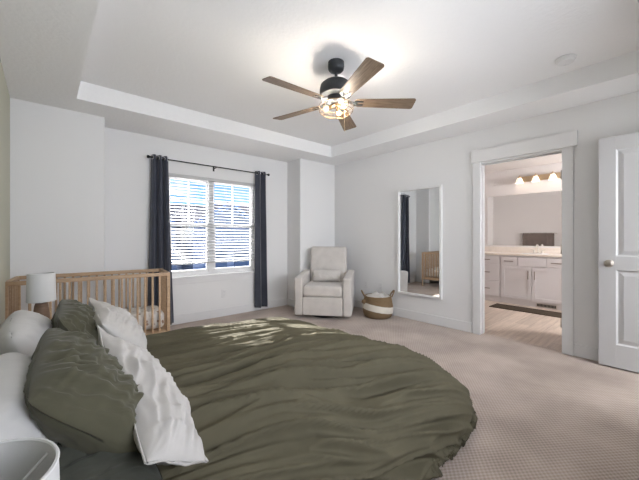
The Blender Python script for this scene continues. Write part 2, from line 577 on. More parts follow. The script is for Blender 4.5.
# casing of the bathroom doorway (flat craftsman trim)
m = MB()
cx = XR - 0.02
m.box(cx, XR, 1.532, 1.618, 0, 2.05, 0.002)
m.box(cx, XR, 0.662, 0.752, 0, 2.05, 0.002)
m.box(cx - 0.012, XR, 0.630, 1.632, 2.05, 2.20, 0.003)
struct(m.build('trim_bathroom_casing', M['trim']))
m = MB()
m.box(XR - 0.002, XR + T + 0.002, 1.535, DY1, 0, 2.05)
m.box(XR - 0.002, XR + T + 0.002, DY0, 0.750, 0, 2.05)
m.box(XR - 0.002, XR + T + 0.002, DY0, DY1, 2.03, 2.05)
m.box(XR + 0.05, XR + 0.08, 1.527, 1.535, 0, 2.03)
m.box(XR + 0.05, XR + 0.08, DY0, DY1, 2.018, 2.03)
struct(m.build('trim_bathroom_jamb', M['trim']))
# casing of the entry doorway behind the camera
m = MB()
m.box(EX0 - 0.09, EX0, YN, YN + 0.018, 0, 2.06, 0.002)
m.box(EX0 - 0.11, EX1 + 0.11, YN, YN + 0.022, 2.06, 2.2, 0.002)
m.box(EX1, EX1 + 0.09, YN, YN + 0.018, 0, 2.06, 0.002)
struct(m.build('trim_entry_casing', M['trim']))

# ------------------------------------------------------------ doors
def panel_door(name, wd, ht, loc, rz, knob_side=1):
    """two-panel door; local x along width 0..wd, y thickness, z height; visible face is -y"""
    th = 0.035
    root = MB()
    st, top, mid, bot = 0.115, 0.115, 0.12, 0.20
    lock = 0.86
    openings = [(st, wd - st, bot, lock), (st, wd - st, lock + mid, ht - top)]
    root.box(0, st, 0, th, 0, ht, 0.002)
    root.box(wd - st, wd, 0, th, 0, ht, 0.002)
    root.box(st, wd - st, 0, th, 0, bot)
    root.box(st, wd - st, 0, th, lock, lock + mid)
    root.box(st, wd - st, 0, th, ht - top, ht)
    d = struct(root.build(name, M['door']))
    d.location = loc
    d.rotation_euler = (0, 0, rz)
    for (a, c, e, g) in openings:
        p = MB()
        k, dep = 0.035, 0.012
        for side, yy in ((0, 0.0), (1, th)):
            sg = 1 if side == 0 else -1
            r0 = [(a, yy, e), (c, yy, e), (c, yy, g), (a, yy, g)]
            y1 = yy + sg * dep
            q = 0.012
            r1 = [(a + q, y1, e + q), (c - q, y1, e + q), (c - q, y1, g - q), (a + q, y1, g - q)]
            r2 = [(a + q + 0.008, y1, e + q + 0.008), (c - q - 0.008, y1, e + q + 0.008), (c - q - 0.008, y1, g - q - 0.008), (a + q + 0.008, y1, g - q - 0.008)]
            y2 = yy + sg * 0.004
            k2 = k + 0.015
            r3 = [(a + k2, y2, e + k2), (c - k2, y2, e + k2), (c - k2, y2, g - k2), (a + k2, y2, g - k2)]
            vs = r0 + r1 + r2 + r3
            fs = []
            for lv in range(3):
                for i in range(4):
                    j = (i + 1) % 4
                    fs.append((lv * 4 + i, lv * 4 + j, lv * 4 + 4 + j, lv * 4 + 4 + i))
            fs.append((12, 13, 14, 15))
            p.add(vs, fs)
        p.build('door_panel', M['door'], d)
    kx = 0.07 if knob_side < 0 else wd - 0.07
    for sg, yy in ((-1, 0), (1, th)):
        kn = MB()
        kn.lathe([(0.0, 0), (0.033, 0), (0.033, 0.005), (0.026, 0.010), (0.012, 0.013), (0.011, 0.030), (0.018, 0.036), (0.027, 0.046), (0.028, 0.055), (0.022, 0.064), (0.010, 0.067), (0.0, 0.067)],
                 (0, 0, 0), 24, 'Y', Matrix.Translation((kx, yy, 0.915)) @ Matrix.Scale(sg, 4, (0, 1, 0)), caps=False)
        kn.build('door_knob', M['nickel'], d)
    lp = MB(); lp.box((wd - 0.001) if knob_side > 0 else -0.001, (wd + 0.001) if knob_side > 0 else 0.001, 0.006, 0.03, 0.88, 0.95)
    lp.build('latch_plate', M['nickel'], d)
    return d
# entry door swung open flat against the mirror wall; hinges near the rear wall
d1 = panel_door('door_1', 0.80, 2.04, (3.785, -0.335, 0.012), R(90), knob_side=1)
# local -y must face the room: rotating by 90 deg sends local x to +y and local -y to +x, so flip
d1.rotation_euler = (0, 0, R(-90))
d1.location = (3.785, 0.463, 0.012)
for ch in d1.children:
    if ch.name.startswith('door_knob') or ch.name.startswith('latch'):
        ch.location.x = 0.0
        ch.scale.x = 1
d1_children = [c for c in d1.children if c.name.startswith(('door_knob', 'latch'))]
for c in d1_children:
    c.location.x = -(0.80 - 0.14) if c.name.startswith('door_knob') else -0.80
for z in (0.22, 1.02, 1.82):
    hg = MB(); hg.tube([(0.806, 0.03, z - 0.045), (0.806, 0.03, z + 0.045)], 0.006)
    hg.box(0.79, 0.806, 0.03, 0.034, z - 0.045, z + 0.045)
    hg.build('hinge', M['nickel'], d1)
# bathroom door swung into the bathroom
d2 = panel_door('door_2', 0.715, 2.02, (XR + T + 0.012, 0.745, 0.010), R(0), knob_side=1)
for z in (0.26, 1.02, 1.80):
    hg = MB()
    hg.tube([(-0.006, 0.040, z - 0.045), (-0.006, 0.040, z + 0.045)], 0.006)
    hg.box(-0.002, 0.0, 0.006, 0.036, z - 0.045, z + 0.045)
    hg.build('hinge', M['nickel'], d2)

# ------------------------------------------------------------ window
wroot = MB()
fy0, fy1 = YR + 0.045, YR + 0.105
xm = 1.815
zf0 = WZ0 + 0.026
wroot.box(WX0, WX0 + 0.035, fy0, fy1, zf0, WZ1)
wroot.box(WX1 - 0.035, WX1, fy0, fy1, zf0, WZ1)
wroot.box(xm - 0.035, xm + 0.035, fy0, fy1, zf0, WZ1)
for (a, c) in ((WX0 + 0.035, xm - 0.035), (xm + 0.035, WX1 - 0.035)):
    wroot.box(a, c, fy0, fy1, WZ1 - 0.035, WZ1)
    wroot.box(a, c, fy0, fy1, zf0, WZ0 + 0.06)
win = struct(wroot.build('window_1', M['vinyl']))
zmid = 1.335
for (a, c) in ((WX0 + 0.035, xm - 0.035), (xm + 0.035, WX1 - 0.035)):
    s = MB()
    yA, yB = YR + 0.050, YR + 0.078
    s.box(a + 0.001, a + 0.03, yA, yB, WZ0 + 0.061, zmid + 0.025)
    s.box(c - 0.03, c - 0.001, yA, yB, WZ0 + 0.061, zmid + 0.025)
    s.box(a + 0.03, c - 0.03, yA, yB, WZ0 + 0.061, WZ0 + 0.105)
    s.box(a + 0.03, c - 0.03, yA, yB, zmid - 0.02, zmid + 0.025)
    s.build('lower_sash', M['vinyl'], win)
    s = MB()
    zt = WZ1 - 0.036
    s.box(a + 0.001, a + 0.022, yB + 0.001, yB + 0.022, zmid, zt)
    s.box(c - 0.022, c - 0.001, yB + 0.001, yB + 0.022, zmid, zt)
    s.box(a + 0.022, c - 0.022, yB + 0.001, yB + 0.022, zt - 0.025, zt)
    mxx = (a + c) / 2
    s.box(mxx - 0.011, mxx + 0.011, yB + 0.003, yB + 0.019, zmid, zt - 0.025)
    s.box(a + 0.022, mxx - 0.011, yB + 0.003, yB + 0.019, 1.655, 1.677)
    s.box(mxx + 0.011, c - 0.022, yB + 0.003, yB + 0.019, 1.655, 1.677)
    s.build('upper_sash', M['vinyl'], win)
    g = MB(); g.box(a + 0.03, c - 0.03, yB - 0.016, yB - 0.012, WZ0 + 0.105, zmid - 0.02); g.build('pane', M['glass'], win)
    g = MB(); g.box(a + 0.022, c - 0.022, yB + 0.009, yB + 0.012, zmid, zt - 0.025); g.build('pane', M['glass'], win)
# sill board + apron
m = MB()
m.box(WX0 - 0.03, WX1 + 0.03, YR - 0.03, fy0 + 0.01, WZ0, WZ0 + 0.025, 0.004)
m.box(WX0 - 0.01, WX1 + 0.01, YR - 0.014, YR, WZ0 - 0.075, WZ0, 0.002)
struct(m.build('trim_window_sill', M['trim']))

# blind
bl = thing('window_blind', 'white horizontal slat blind lowered over most of the window', 'blind', (1.86, YR + 0.02, WZ1))
x0, x1 = WX0 + 0.012 - 1.86, WX1 - 0.012 - 1.86
m = MB(); m.box(x0, x1, -0.022, 0.024, -0.045, -0.001, 0.004); m.build('headrail', M['slat'], bl)
m = MB()
zb = 0.805
ns = 27
for i in range(ns):
    z = -0.065 - i * ((WZ1 - 0.07 - zb - 0.03) / (ns - 1))
    rot = Matrix.Translation((0, 0, z)) @ Matrix.Rotation(R(16), 4, 'X')
    m.box(x0 + 0.004, x1 - 0.004, -0.024, 0.024, -0.0013, 0.0013, M4=rot)
o = m.build('slats', M['slat'], bl); o['kind'] = 'stuff'
m = MB(); m.box(x0 + 0.004, x1 - 0.004, -0.024, 0.022, zb - WZ1 - 0.014, zb - WZ1 + 0.008, 0.004); m.build('bottom_rail', M['slat'], bl)
for xx in (x0 + 0.1, x0 + 0.48, x1 - 0.48, x1 - 0.1):
    m = MB()
    for yy in (-0.025, 0.025):
        m.tube([(xx, yy, -0.03), (xx, yy, zb - WZ1)], 0.0012, 5)
    m.build('ladder_cord', M['slat'], bl)

# ------------------------------------------------------------ neighbourhood outside
b = MB(); b.box(-30, 50, 4.7, 60, -3.2, -3.0)
struct(b.build('ground_outside', M['grass']))
nb = thing('neighbour_house', 'grey shingled neighbouring house with blue-trimmed gables seen through the window', 'house', (6, 16, -3.0))
m = MB(); m.box(-9, 9, 0, 8, 0, 4.9); m.build('wall', M['siding'], nb)
m = MB(); m.add([(-9.5, -0.5, 4.75), (9.5, -0.5, 4.75), (9.5, 4, 6.15), (-9.5, 4, 6.15), (-9.5, 8.5, 4.75), (9.5, 8.5, 4.75),
                 (-9.5, -0.5, 4.6), (9.5, -0.5, 4.6), (-9.5, 8.5, 4.6), (9.5, 8.5, 4.6)],
                [(0, 1, 2, 3), (3, 2, 5, 4), (0, 3, 4), (1, 5, 2), (6, 7, 1, 0), (8, 4, 5, 9), (6, 0, 4, 8), (7, 9, 5, 1), (6, 8, 9, 7)])
m.build('roof', M['shingle'], nb)
for (gx, hw, zt, yy) in ((0.75, 1.7, 5.75, -1.6), (3.1, 1.8, 5.95, -1.0), (-3.5, 1.9, 5.7, -1.2)):
    m = MB(); m.add([(gx - hw, yy, 0), (gx + hw, yy, 0), (gx + hw, yy, 4.75), (gx, yy, zt), (gx - hw, yy, 4.75),
                     (gx - hw, 0.5, 0), (gx + hw, 0.5, 0), (gx + hw, 3, 4.75), (gx, 3, zt), (gx - hw, 3, 4.75)],
                    [(0, 1, 2, 3, 4), (0, 4, 9, 5), (1, 6, 7, 2), (2, 7, 8, 3), (3, 8, 9, 4)])
    m.build('gable', M['siding'], nb)
    sl = (zt - 4.75) / hw
    m = MB()
    for s in (-1, 1):
        xo, zo = gx + s * (hw + 0.25), 4.75 - 0.25 * sl
        m.add([(gx, yy - 0.15, zt + 0.03), (xo, yy - 0.15, zo + 0.03), (xo, 3, zo + 0.03), (gx, 3, zt + 0.03),
               (gx, yy - 0.15, zt + 0.11), (xo, yy - 0.15, zo + 0.11), (xo, 3, zo + 0.11), (gx, 3, zt + 0.11)],
              [(0, 1, 2, 3), (4, 7, 6, 5), (0, 4, 5, 1), (1, 5, 6, 2), (2, 6, 7, 3), (3, 7, 4, 0)])
    m.build('gable_roof', M['shingle'], nb)
    for s in (-1, 1):
        for k in (0, 0.24):
            m = MB(); m.tube([(gx + s * (hw + 0.25 - k), yy - 0.17, 4.75 - (zt - 4.75) * 0.25 / hw * 1.0), (gx, yy - 0.17, zt + 0.05 - k * 0.9)], 0.055, 4)
            m.build('fascia', M['bluetrim'], nb)
for gx in (-2, 0.3, 1.4, 2.6, 3.8, 5.2):
    m = MB(); m.box(gx - 0.35, gx + 0.35, -1.66, -0.9, 2.3, 3.5); m.build('house_window', M['housewin'], nb)

# ============================================================ BATHROOM
BX0, BX1, BY0, BY1 = XR + T, 6.64, -0.9, 3.3
b = MB(); b.box(XR + 0.06, BX1 + 0.1, BY0, BY1 + 0.1, -0.1, -0.004)
struct(b.build('floor_bathroom', M['lvp']))
b = MB(); b.box(BX0, BX1 + 0.1, BY0, BY1 + 0.1, H, H + 0.1)
struct(b.build('ceiling_bathroom', M['bathwall']))
for (nm, bx) in (('wall_bathroom_far', (BX1, BX1 + 0.1, BY0, BY1 + 0.1, -0.1, H)), ('wall_bathroom_left', (BX0, BX1, BY1, BY1 + 0.1, -0.1, H)),
                 ('wall_bathroom_right', (BX0, BX1, BY0 - 0.1, BY0, -0.1, H)), ('wall_bathroom_near', (BX0, BX0 + 0.004, DY1 + 0.01, BY1, 0, H))):
    b = MB(); b.box(*bx)
    struct(b.build(nm, M['bathwall']))


VX = 6.09
def front(m, y0, y1, z0, z1):
    """shaker front on the plane x=VX facing -x (local coordinates world based)"""
    w = 0.05 if (z1 - z0) > 0.3 else 0.0
    if w:
        m.box(VX - 0.018, VX, y0, y0 + w, z0, z1, 0.0015)
        m.box(VX - 0.018, VX, y1 - w, y1, z0, z1, 0.0015)
        m.box(VX - 0.018, VX, y0 + w, y1 - w, z0, z0 + w, 0.0015)
        m.box(VX - 0.018, VX, y0 + w, y1 - w, z1 - w, z1, 0.0015)
        m.box(VX - 0.008, VX, y0 + w, y1 - w, z0 + w, z1 - w)
    else:
        m.box(VX - 0.018, VX, y0, y1, z0, z1, 0.002)
def pull(parent, y0, y1, z0, z1, off):
    m = MB()
    if abs(y1 - y0) > abs(z1 - z0):
        m.tube([(VX - 0.045, y0, z0), (VX - 0.045, y1, z0)], 0.008)
        for y in (y0 + 0.02, y1 - 0.02): m.tube([(VX - 0.018, y, z0), (VX - 0.045, y, z0)], 0.005)
    else:
        m.tube([(VX - 0.045, y0, z0), (VX - 0.045, y0, z1)], 0.008)
        for z in (z0 + 0.02, z1 - 0.02): m.tube([(VX - 0.018, y0, z), (VX - 0.045, y0, z)], 0.005)
    for i, p in enumerate(m.v): m.v[i] = tuple(Vector(p) - off)
    m.build('handle', M['pull'], parent)
def cab(name, label, y0, y1, drawers, doors, cat='cabinet'):
    base = Vector((VX + 0.25, (y0 + y1) / 2, 0))
    t = thing(name, label, cat, base)
    def done(m, nm, ma, par):
        for i, p in enumerate(m.v): m.v[i] = tuple(Vector(p) - base)
        return m.build(nm, ma, par)
    m = MB()
    m.box(VX, BX1 - 0.005, y0 + 0.001, y1 - 0.001, 0.09, 0.838)
    m.box(VX + 0.012, BX1 - 0.005, y0 + 0.001, y1 - 0.001, 0.0, 0.09)
    done(m, 'body', M['vanity'], t)
    for (a, c, e, g, h) in drawers:
        m = MB(); front(m, a, c, e, g); dd = done(m, 'drawer', M['vanity'], t)
        if h: pull(dd, (a + c) / 2 - 0.07, (a + c) / 2 + 0.07, (e + g) / 2, (e + g) / 2, base)
    for (a, c, e, g, hy) in doors:
        m = MB(); front(m, a, c, e, g); dd = done(m, 'door', M['vanity'], t)
        pull(dd, hy, hy, g - 0.20, g - 0.06, base)
    return t
cab('vanity_cabinet', 'white sink cabinet with two shaker doors under the bathroom counter', 1.10, 2.05,
    [(1.79, 2.035, 0.672, 0.815, True), (1.38, 1.775, 0.672, 0.815, False), (1.115, 1.365, 0.672, 0.815, True)],
    [(1.582, 2.035, 0.105, 0.655, 1.625), (1.115, 1.572, 0.105, 0.655, 1.53)])
c1 = cab('drawer_cabinet', 'white three-drawer bathroom cabinet at the left end of the sink cabinet', 2.052, 2.52,
    [(2.07, 2.505, 0.69, 0.82, True), (2.07, 2.505, 0.385, 0.672, True), (2.07, 2.505, 0.105, 0.367, True)], [])
c2 = copy_tree(c1)
c2.location.y -= 1.422
c2['label'] = 'white three-drawer bathroom cabinet to the right of the sink cabinet, mostly behind the door jamb'
for c in (c1, c2): c['group'] = 'drawer cabinets of the bathroom vanity'
ct = thing('countertop', 'beige bathroom countertop with low backsplash running over the white cabinets', 'countertop', (6.36, 1.6, 0.84))
m = MB(); m.box(VX - 0.03 - 6.36, BX1 - 6.36, 0.60 - 1.6, 2.56 - 1.6, 0, 0.032, 0.004); m.build('slab', M['counter'], ct)
m = MB(); m.box(BX1 - 0.02 - 6.36, BX1 - 6.36, 0.60 - 1.6, 2.56 - 1.6, 0.032, 0.13, 0.003); m.build('backsplash', M['counter'], ct)
m = MB(); m.lathe([(0.0, 0.030), (0.17, 0.0325), (0.20, 0.036), (0.205, 0.033)], (0, 0, 0), 32, M4=Matrix.Translation((-0.02, 0, 0)) @ Matrix.Scale(0.8, 4, (1, 0, 0)), caps=False)
m.build('sink_basin', M['plastic'], ct)
fa = thing('faucet', 'brass-toned bathroom faucet on the countertop below the mirror', 'faucet', (6.53, 1.60, 0.872))
m = MB(); m.box(-0.025, 0.025, -0.08, 0.08, 0.0, 0.012, 0.005); m.build('base_plate', M['nickel'], fa)
m = MB(); m.tube([(0, 0, 0.01), (0, 0, 0.11), (-0.02, 0, 0.145), (-0.06, 0, 0.15), (-0.10, 0, 0.125), (-0.105, 0, 0.105)], 0.011, 10); m.build('spout', M['nickel'], fa)
for s in (-1, 1):
    m = MB(); m.lathe([(0, 0.01), (0.018, 0.01), (0.013, 0.04), (0.016, 0.055), (0, 0.06)], (0, s * 0.06, 0), 16, caps=False)
    m.tube([(0, s * 0.06, 0.055), (-0.01, s * 0.11, 0.07)], 0.006)
    m.build('faucet_handle', M['nickel'], fa)
bm_ = MB(); bm_.box(BX1 - 0.008, BX1 - 0.001, 0.62, 2.475, 1.0, 1.955, 0.002)
tag(bm_.build('wall_mirror', M['mirror']), 'wide frameless mirror on the bathroom wall above the countertop', 'mirror')
# vanity light
vl = thing('vanity_light', 'three-bulb vanity light bar glowing above the bathroom mirror', 'light fixture', (BX1, 1.64, 2.22))
m = MB(); m.box(-0.025, -0.001, -0.44, 0.26, -0.05, 0.05, 0.006); m.build('back_plate', M['brass'], vl)
for k in range(3):
    yy = 0.25 - 0.25 * k
    m = MB()
    m.tube([(-0.02, yy, 0.02), (-0.07, yy, 0.05), (-0.10, yy, 0.045)], 0.007)
    m.lathe([(0.0, 0.07), (0.008, 0.068), (0.010, 0.055), (0.028, 0.045), (0.030, 0.02), (0.0, 0.02)], (-0.10, yy, 0), 16, caps=False)
    arm = m.build('lamp_holder', M['brass'], vl)
    m = MB(); m.lathe([(0.028, 0.022), (0.040, 0.0), (0.052, -0.035), (0.066, -0.075), (0.063, -0.075), (0.048, -0.035), (0.036, 0.0), (0.024, 0.020)], (-0.10, yy, 0), 24, caps=False, closed=True)
    m.build('lamp_shade', M['bathshade'], arm)
    light('vanity_bulb_light', 'POINT', (BX1 - 0.10, 1.64 + yy, 2.22 - 0.09), 0.10, (1.0, 0.84, 0.68), shadow_soft_size=0.03)
# towel and bar on the wall next to the doorway (seen in the bathroom mirror)
tb = thing('towel_bar', 'metal towel bar seen reflected in the bathroom mirror', 'towel bar', (BX0 + 0.004, 2.25, 1.25))
m = MB(); m.tube([(0.06, -0.38, 0), (0.06, 0.38, 0)], 0.008); m.build('bar', M['nickel'], tb)
for s in (-1, 1):
    m = MB(); m.tube([(0, s * 0.37, 0), (0.06, s * 0.37, 0)], 0.01); m.build('bracket', M['nickel'], tb)
m = MB()
prof = []
nU = 60
vs = []; fs = []
for i in range(nU + 1):
    y = 1.92 + 0.66 * i / nU
    w = 0.008 * math.sin(i * 1.1) + 0.004 * math.sin(i * 2.3)
    ring = [(0.085 + w, 0.60), (0.080 + w * 0.8, 0.9), (0.075, 1.22), (0.064, 1.262), (0.053, 1.22), (0.050, 0.75)]
    for (dx, z) in ring: vs.append((BX0 + 0.004 + dx, y, z))
for i in range(nU):
    for j in range(5): fs.append((i * 6 + j, i * 6 + j + 1, i * 6 + 7 + j, i * 6 + 6 + j))
m.add(vs, fs, True)
o = m.build('towel', M['towel']); so = o.modifiers.new('thick', 'SOLIDIFY'); so.thickness = 0.006
tag(o, 'brown towel hanging in folds, seen reflected in the bathroom mirror', 'towel')
# rug and toe-kick vent
m = MB(); m.box(5.58, 5.93, 0.95, 2.06, 0.0, 0.012, 0.004)
for i in range(len(m.v)): m.v[i] = (m.v[i][0], m.v[i][1], m.v[i][2] - 0.004)
tag(m.build('bath_rug', M['rug']), 'dark brown rug on the bathroom floor in front of the vanity', 'rug')
vt = thing('vent_grille', 'metal heating vent grille in the toe kick of the sink cabinet', 'vent', (VX + 0.0115, 1.38, 0.045))
m = MB(); m.box(-0.008, 0, -0.14, 0.14, -0.03, 0.03, 0.002); m.build('frame', M['nickel'], vt)
m = MB()
for i in range(14): m.box(-0.0095, -0.008, -0.125 + i * 0.0185, -0.113 + i * 0.0185, -0.02, 0.02)
m.build('louvres', M['dark'], vt)

# ============================================================ BED
bed = thing('bed', 'large bed with olive green duvet spread and spilling over the foot', 'bed', (0.9, 1.78, 0))
def L(p): return (p[0] - 0.9, p[1] - 1.78, p[2])
m = MB(); m.box(-0.21 - 0.9, 1.34 - 0.9, -0.78, 0.64, 0.05, 0.20, 0.02)
m.build('bed_base', M['nightwood'], bed)
for sx in (-1.05, 0.36):
    for sy in (-0.70, 0.56):
        m = MB(); m.box(sx - 0.03, sx + 0.03, sy - 0.03, sy + 0.03, 0, 0.06); m.build('leg', M['nightwood'], bed)
m = MB(); m.box(-0.20 - 0.9, 1.36 - 0.9, -0.80, 0.66, 0.20, 0.345, 0.06, seg=5); m.build('mattress', M['darkpillow'], bed)

def fbm(x, y, z=0.0):
    return noise.noise(Vector((x, y, z)))
def ridge(t):
    return (1 - min(1, abs(t) * 2.6)) ** 2
UM, V0, V1 = 1.20, 1.01, 2.34          # flat core: foot end, near side, far side
RX, RY, RYF, RZ = 0.98, 0.23, 0.40, 0.42
TOPZ = 0.455
def duvet_base(u, v):
    s_ = max(0.0, min(1.0, (u - 0.30) / 0.9)); s_ = s_ * s_ * (3 - 2 * s_)
    VN = V0 + 0.32 * s_
    RN = RY + 0.32 * s_
    dx = max(0.0, u - UM)
    dy = (v - V1) if v > V1 else ((v - VN) if v < VN else 0.0)
    d = math.hypot(dx, dy)
    bx, by = min(u, UM), min(max(v, VN), V1)
    # gentle crown
    z = TOPZ + 0.02 * math.sin(max(0, min(1, (by - V0) / (V1 - V0))) * PI) + 0.015 * math.sin(max(0, min(1, bx / UM)) * PI)
    if d < 1e-6: return Vector((u, v, z))
    nx, ny = dx / d, dy / d
    r = (abs(nx / RX) ** 5.0 + abs(ny / (RYF if dy > 0 else RN)) ** 5.0) ** (-1 / 5.0)
    Ln = (r + RZ) / 2 * PI / 2
    if d < Ln:
        th = d / Ln * PI / 2
        hh, dr = r * math.sin(th), RZ * (1 - math.cos(th))
    else:
        e = d - Ln
        hh, dr = r + e * 0.30, RZ + e * 0.97
    zz = z - dr
    if zz < 0.03:
        hh -= (0.03 - zz) * 0.4
        zz = 0.03
    return Vector((bx + nx * hh, by + ny * hh, zz))
def wr(u, v):
    cv = v + 0.16 * (u - 0.8) + 0.10 * fbm(u * 1.1, v * 1.2, 3.1)
    a = 0.030 * ridge(fbm(u * 0.9 + 1.3, cv * 5.5, 1.0))
    a += 0.034 * ridge(fbm(u * 1.0 + 7.0, cv * 10, 5.0))
    a += 0.030 * ridge(fbm(u * 1.2 + 2.0, cv * 17, 9.0))
    a += 0.028 * fbm(u * 1.0, cv * 3.6, 12.0)
    a += 0.030 * fbm(u * 1.2, cv * 8, 22.0)
    a += 0.034 * fbm(u * 1.3, cv * 16, 32.0)
    a += 0.022 * fbm(u * 1.8, cv * 30, 42.0)
    a += 0.003 * fbm(u * 6, v * 9, 2.0)
    a *= 1 - 0.62 * max(0.0, min(1.0, (v - 1.35) / 0.6))
    d = max(max(0.0, u - UM), V0 - v, v - V1, 0.0)
    if d > 0.35: a *= max(0.35, 1 - (d - 0.35) * 2)
    return a
nu, nv = 300, 330
u0, u1 = 0.10, UM + 1.16
v0, v1 = V0 - 0.52, V1 + 0.60
P = [[duvet_base(u0 + (u1 - u0) * i / nu, v0 + (v1 - v0) * j / nv) for j in range(nv + 1)] for i in range(nu + 1)]
vs = []
for i in range(nu + 1):
    for j in range(nv + 1):
        a = P[min(i + 1, nu)][j] - P[max(i - 1, 0)][j]
        c = P[i][min(j + 1, nv)] - P[i][max(j - 1, 0)]
        n = a.cross(c)
        n = n.normalized() if n.length > 1e-9 else Vector((0, 0, 1))
        if n.z < -0.2: n = -n
        u, v = u0 + (u1 - u0) * i / nu, v0 + (v1 - v0) * j / nv
        p = P[i][j] + n * (wr(u, v) - 0.012)
        if p.z < 0.012: p.z = 0.012
        vs.append(L(p))
fs = [(i * (nv + 1) + j, (i + 1) * (nv + 1) + j, (i + 1) * (nv + 1) + j + 1, i * (nv + 1) + j + 1) for i in range(nu) for j in range(nv)]
m = MB(); m.add(vs, fs, True)
duv = m.build('duvet', M['duvet'], bed, sharp=False)
so = duv.modifiers.new('thick', 'SOLIDIFY'); so.thickness = 0.02; so.offset = -1

# ------------------------------------------------------------ pillows
def pillow(name, label, t, ma, corners, seed, flange=0.0, wk=1.0, group=None, n=96, cave=0.05, hem=False, rc=0.05, along=False):
    """soft pillow between four corners: near bottom, near top, far bottom, far top"""
    NB, NT, FB, FT = [Vector(c) for c in corners]
    C0 = (NB + NT + FB + FT) / 4
    wx = ((FB + FT) - (NB + NT)).normalized()
    up = ((NT + FT) - (NB + FB)).normalized()
    nrm = wx.cross(up).normalized()
    if nrm.x < 0 and abs(nrm.x) > 0.05: nrm = -nrm
    if abs(nrm.z) > 0.9 and nrm.z < 0: nrm = -nrm
    rnd = seed * 3.7
    W_ = ((FB + FT) - (NB + NT)).length / 2
    H_ = ((NT + FT) - (NB + FB)).length / 2
    def flat(a, b):
        p, q = (a + 1) / 2, (b + 1) / 2
        return NB * (1 - p) * (1 - q) + NT * (1 - p) * q + FB * p * (1 - q) + FT * p * q
    def surf(a, b, side, out=0.0):
        A, B = abs(a), abs(b)
        pr = (max(0.0, 1 - A ** 2.2) * max(0.0, 1 - B ** 2.2)) ** 0.6
        sa = a * (1 - cave * (1 - b * b) * A ** 3)
        sb = b * (1 - cave * 1.3 * (1 - a * a) * B ** 3)
        rr_ = 1 - rc * (A * B) ** 3
        P0 = flat(sa * rr_, sb * rr_)
        x, z = a * W_, b * H_
        y = side * t / 2 * pr * (1 - 0.15 * b)
        # soft lumps, long creases, and creases fanning out of the corners
        lump = 0.020 * fbm(x * 3.2 + rnd, z * 3.2, side * 3.0 + rnd)
        sk = z + 0.25 * x * math.sin(rnd) + 0.05 * fbm(x * 3, z * 3, rnd)
        sx = x + 0.35 * z * math.cos(rnd * 2) + 0.05 * fbm(x * 4, z * 4, rnd + 9)
        ka = 0.3 if along else 1.0
        cr_ = ka * (0.016 * fbm(sx * 13 + rnd, z * 3.5, rnd + side) + 0.010 * fbm(sx * 26 + rnd, z * 5, rnd + side * 2))
        cr_ += (1.7 if along else 1.0) * 0.009 * fbm(x * 4 + rnd, sk * 22, rnd + side * 3) + ka * 0.005 * fbm(sx * 50, z * 9, rnd)
        if along: cr_ += 0.009 * ridge(fbm(x * 3.0 + rnd, sk * 14, rnd + 5))
        cr_ += 0.006 * ridge(fbm(sx * 8 + rnd, z * 4, rnd + 6 + side))
        for ca in (-1, 1):
            for cb in (-1, 1):
                da, db = (a - ca) * W_, (b - cb) * H_
                r = math.hypot(da, db)
                if r < 0.24:
                    an = math.atan2(abs(db), abs(da))
                    cr_ += 0.009 * math.sin(an * 13 + rnd + ca * 2 + cb) * (1 - r / 0.24) * min(1, r / 0.05)
        k = min(1.0, pr * 1.25); k = k * k * (3 - 2 * k)
        y += side * wk * cr_ * k + wk * lump * min(1, 0.35 + k)
        # hem lines of the cover
        if hem:
            d = abs(x - W_ * 0.55 - 0.01 * fbm(z * 9, 1, rnd))
            y -= side * 0.005 * max(0, 1 - d / 0.008) * k
        return P0 + nrm * y
    fw = flange / max(0.05, W_); fh = flange / max(0.05, H_)
    def par(i, sz):
        return math.sin((i / sz * 2 - 1) * PI / 2)
    verts = {}
    vs = []; fs = []
    def vid(i, j, side):
        edge = i in (0, n) or j in (0, n)
        key = (i, j, 0 if edge else side)
        if key not in verts:
            a, b_ = par(i, n), par(j, n)
            verts[key] = len(vs)
            vs.append(surf(a, b_, 0 if edge else side) - C0)
        return verts[key]
    for side in (-1, 1):
        for i in range(n):
            for j in range(n):
                q = (vid(i, j, side), vid(i + 1, j, side), vid(i + 1, j + 1, side), vid(i, j + 1, side))
                fs.append(q if side < 0 else tuple(reversed(q)))
    m = MB(); m.add(vs, fs, True)
    o = m.build(name, ma, None, C0, sharp=False)
    if flange:
        f = MB(); vs = []; fs = []
        K = 60
        loop = []
        for e in range(4):
            for k in range(K):
                r = k / K * 2 - 1
                loop.append(((r, -1), (1, r), (-r, 1), (-1, -r))[e])
        N = len(loop)
        cen = [surf(a, b_, 0) - C0 for a, b_ in loop]
        for s_ in range(N):
            p = cen[s_]
            tg = (cen[(s_ + 2) % N] - cen[s_ - 2]).normalized()
            o_ = tg.cross(nrm).normalized()
            if o_.dot(p) < 0: o_ = -o_
            wv = 0.012 * fbm(s_ * 0.07 + rnd, 0.3, 1.1)
            q = p + o_ * flange + nrm * wv
            for dy in (-0.0015, 0.0015):
                vs.append(p - o_ * 0.012 + nrm * dy); vs.append(q + nrm * dy)
        for s_ in range(N):
            t2 = (s_ + 1) % N
            fs.append((s_ * 4, s_ * 4 + 1, t2 * 4 + 1, t2 * 4))
            fs.append((s_ * 4 + 2, t2 * 4 + 2, t2 * 4 + 3, s_ * 4 + 3))
            fs.append((s_ * 4 + 1, s_ * 4 + 3, t2 * 4 + 3, t2 * 4 + 1))
        f.add(vs, fs, True)
        f.build('flange', ma, o)
    tag(o, label, 'pillow', group)
    return o

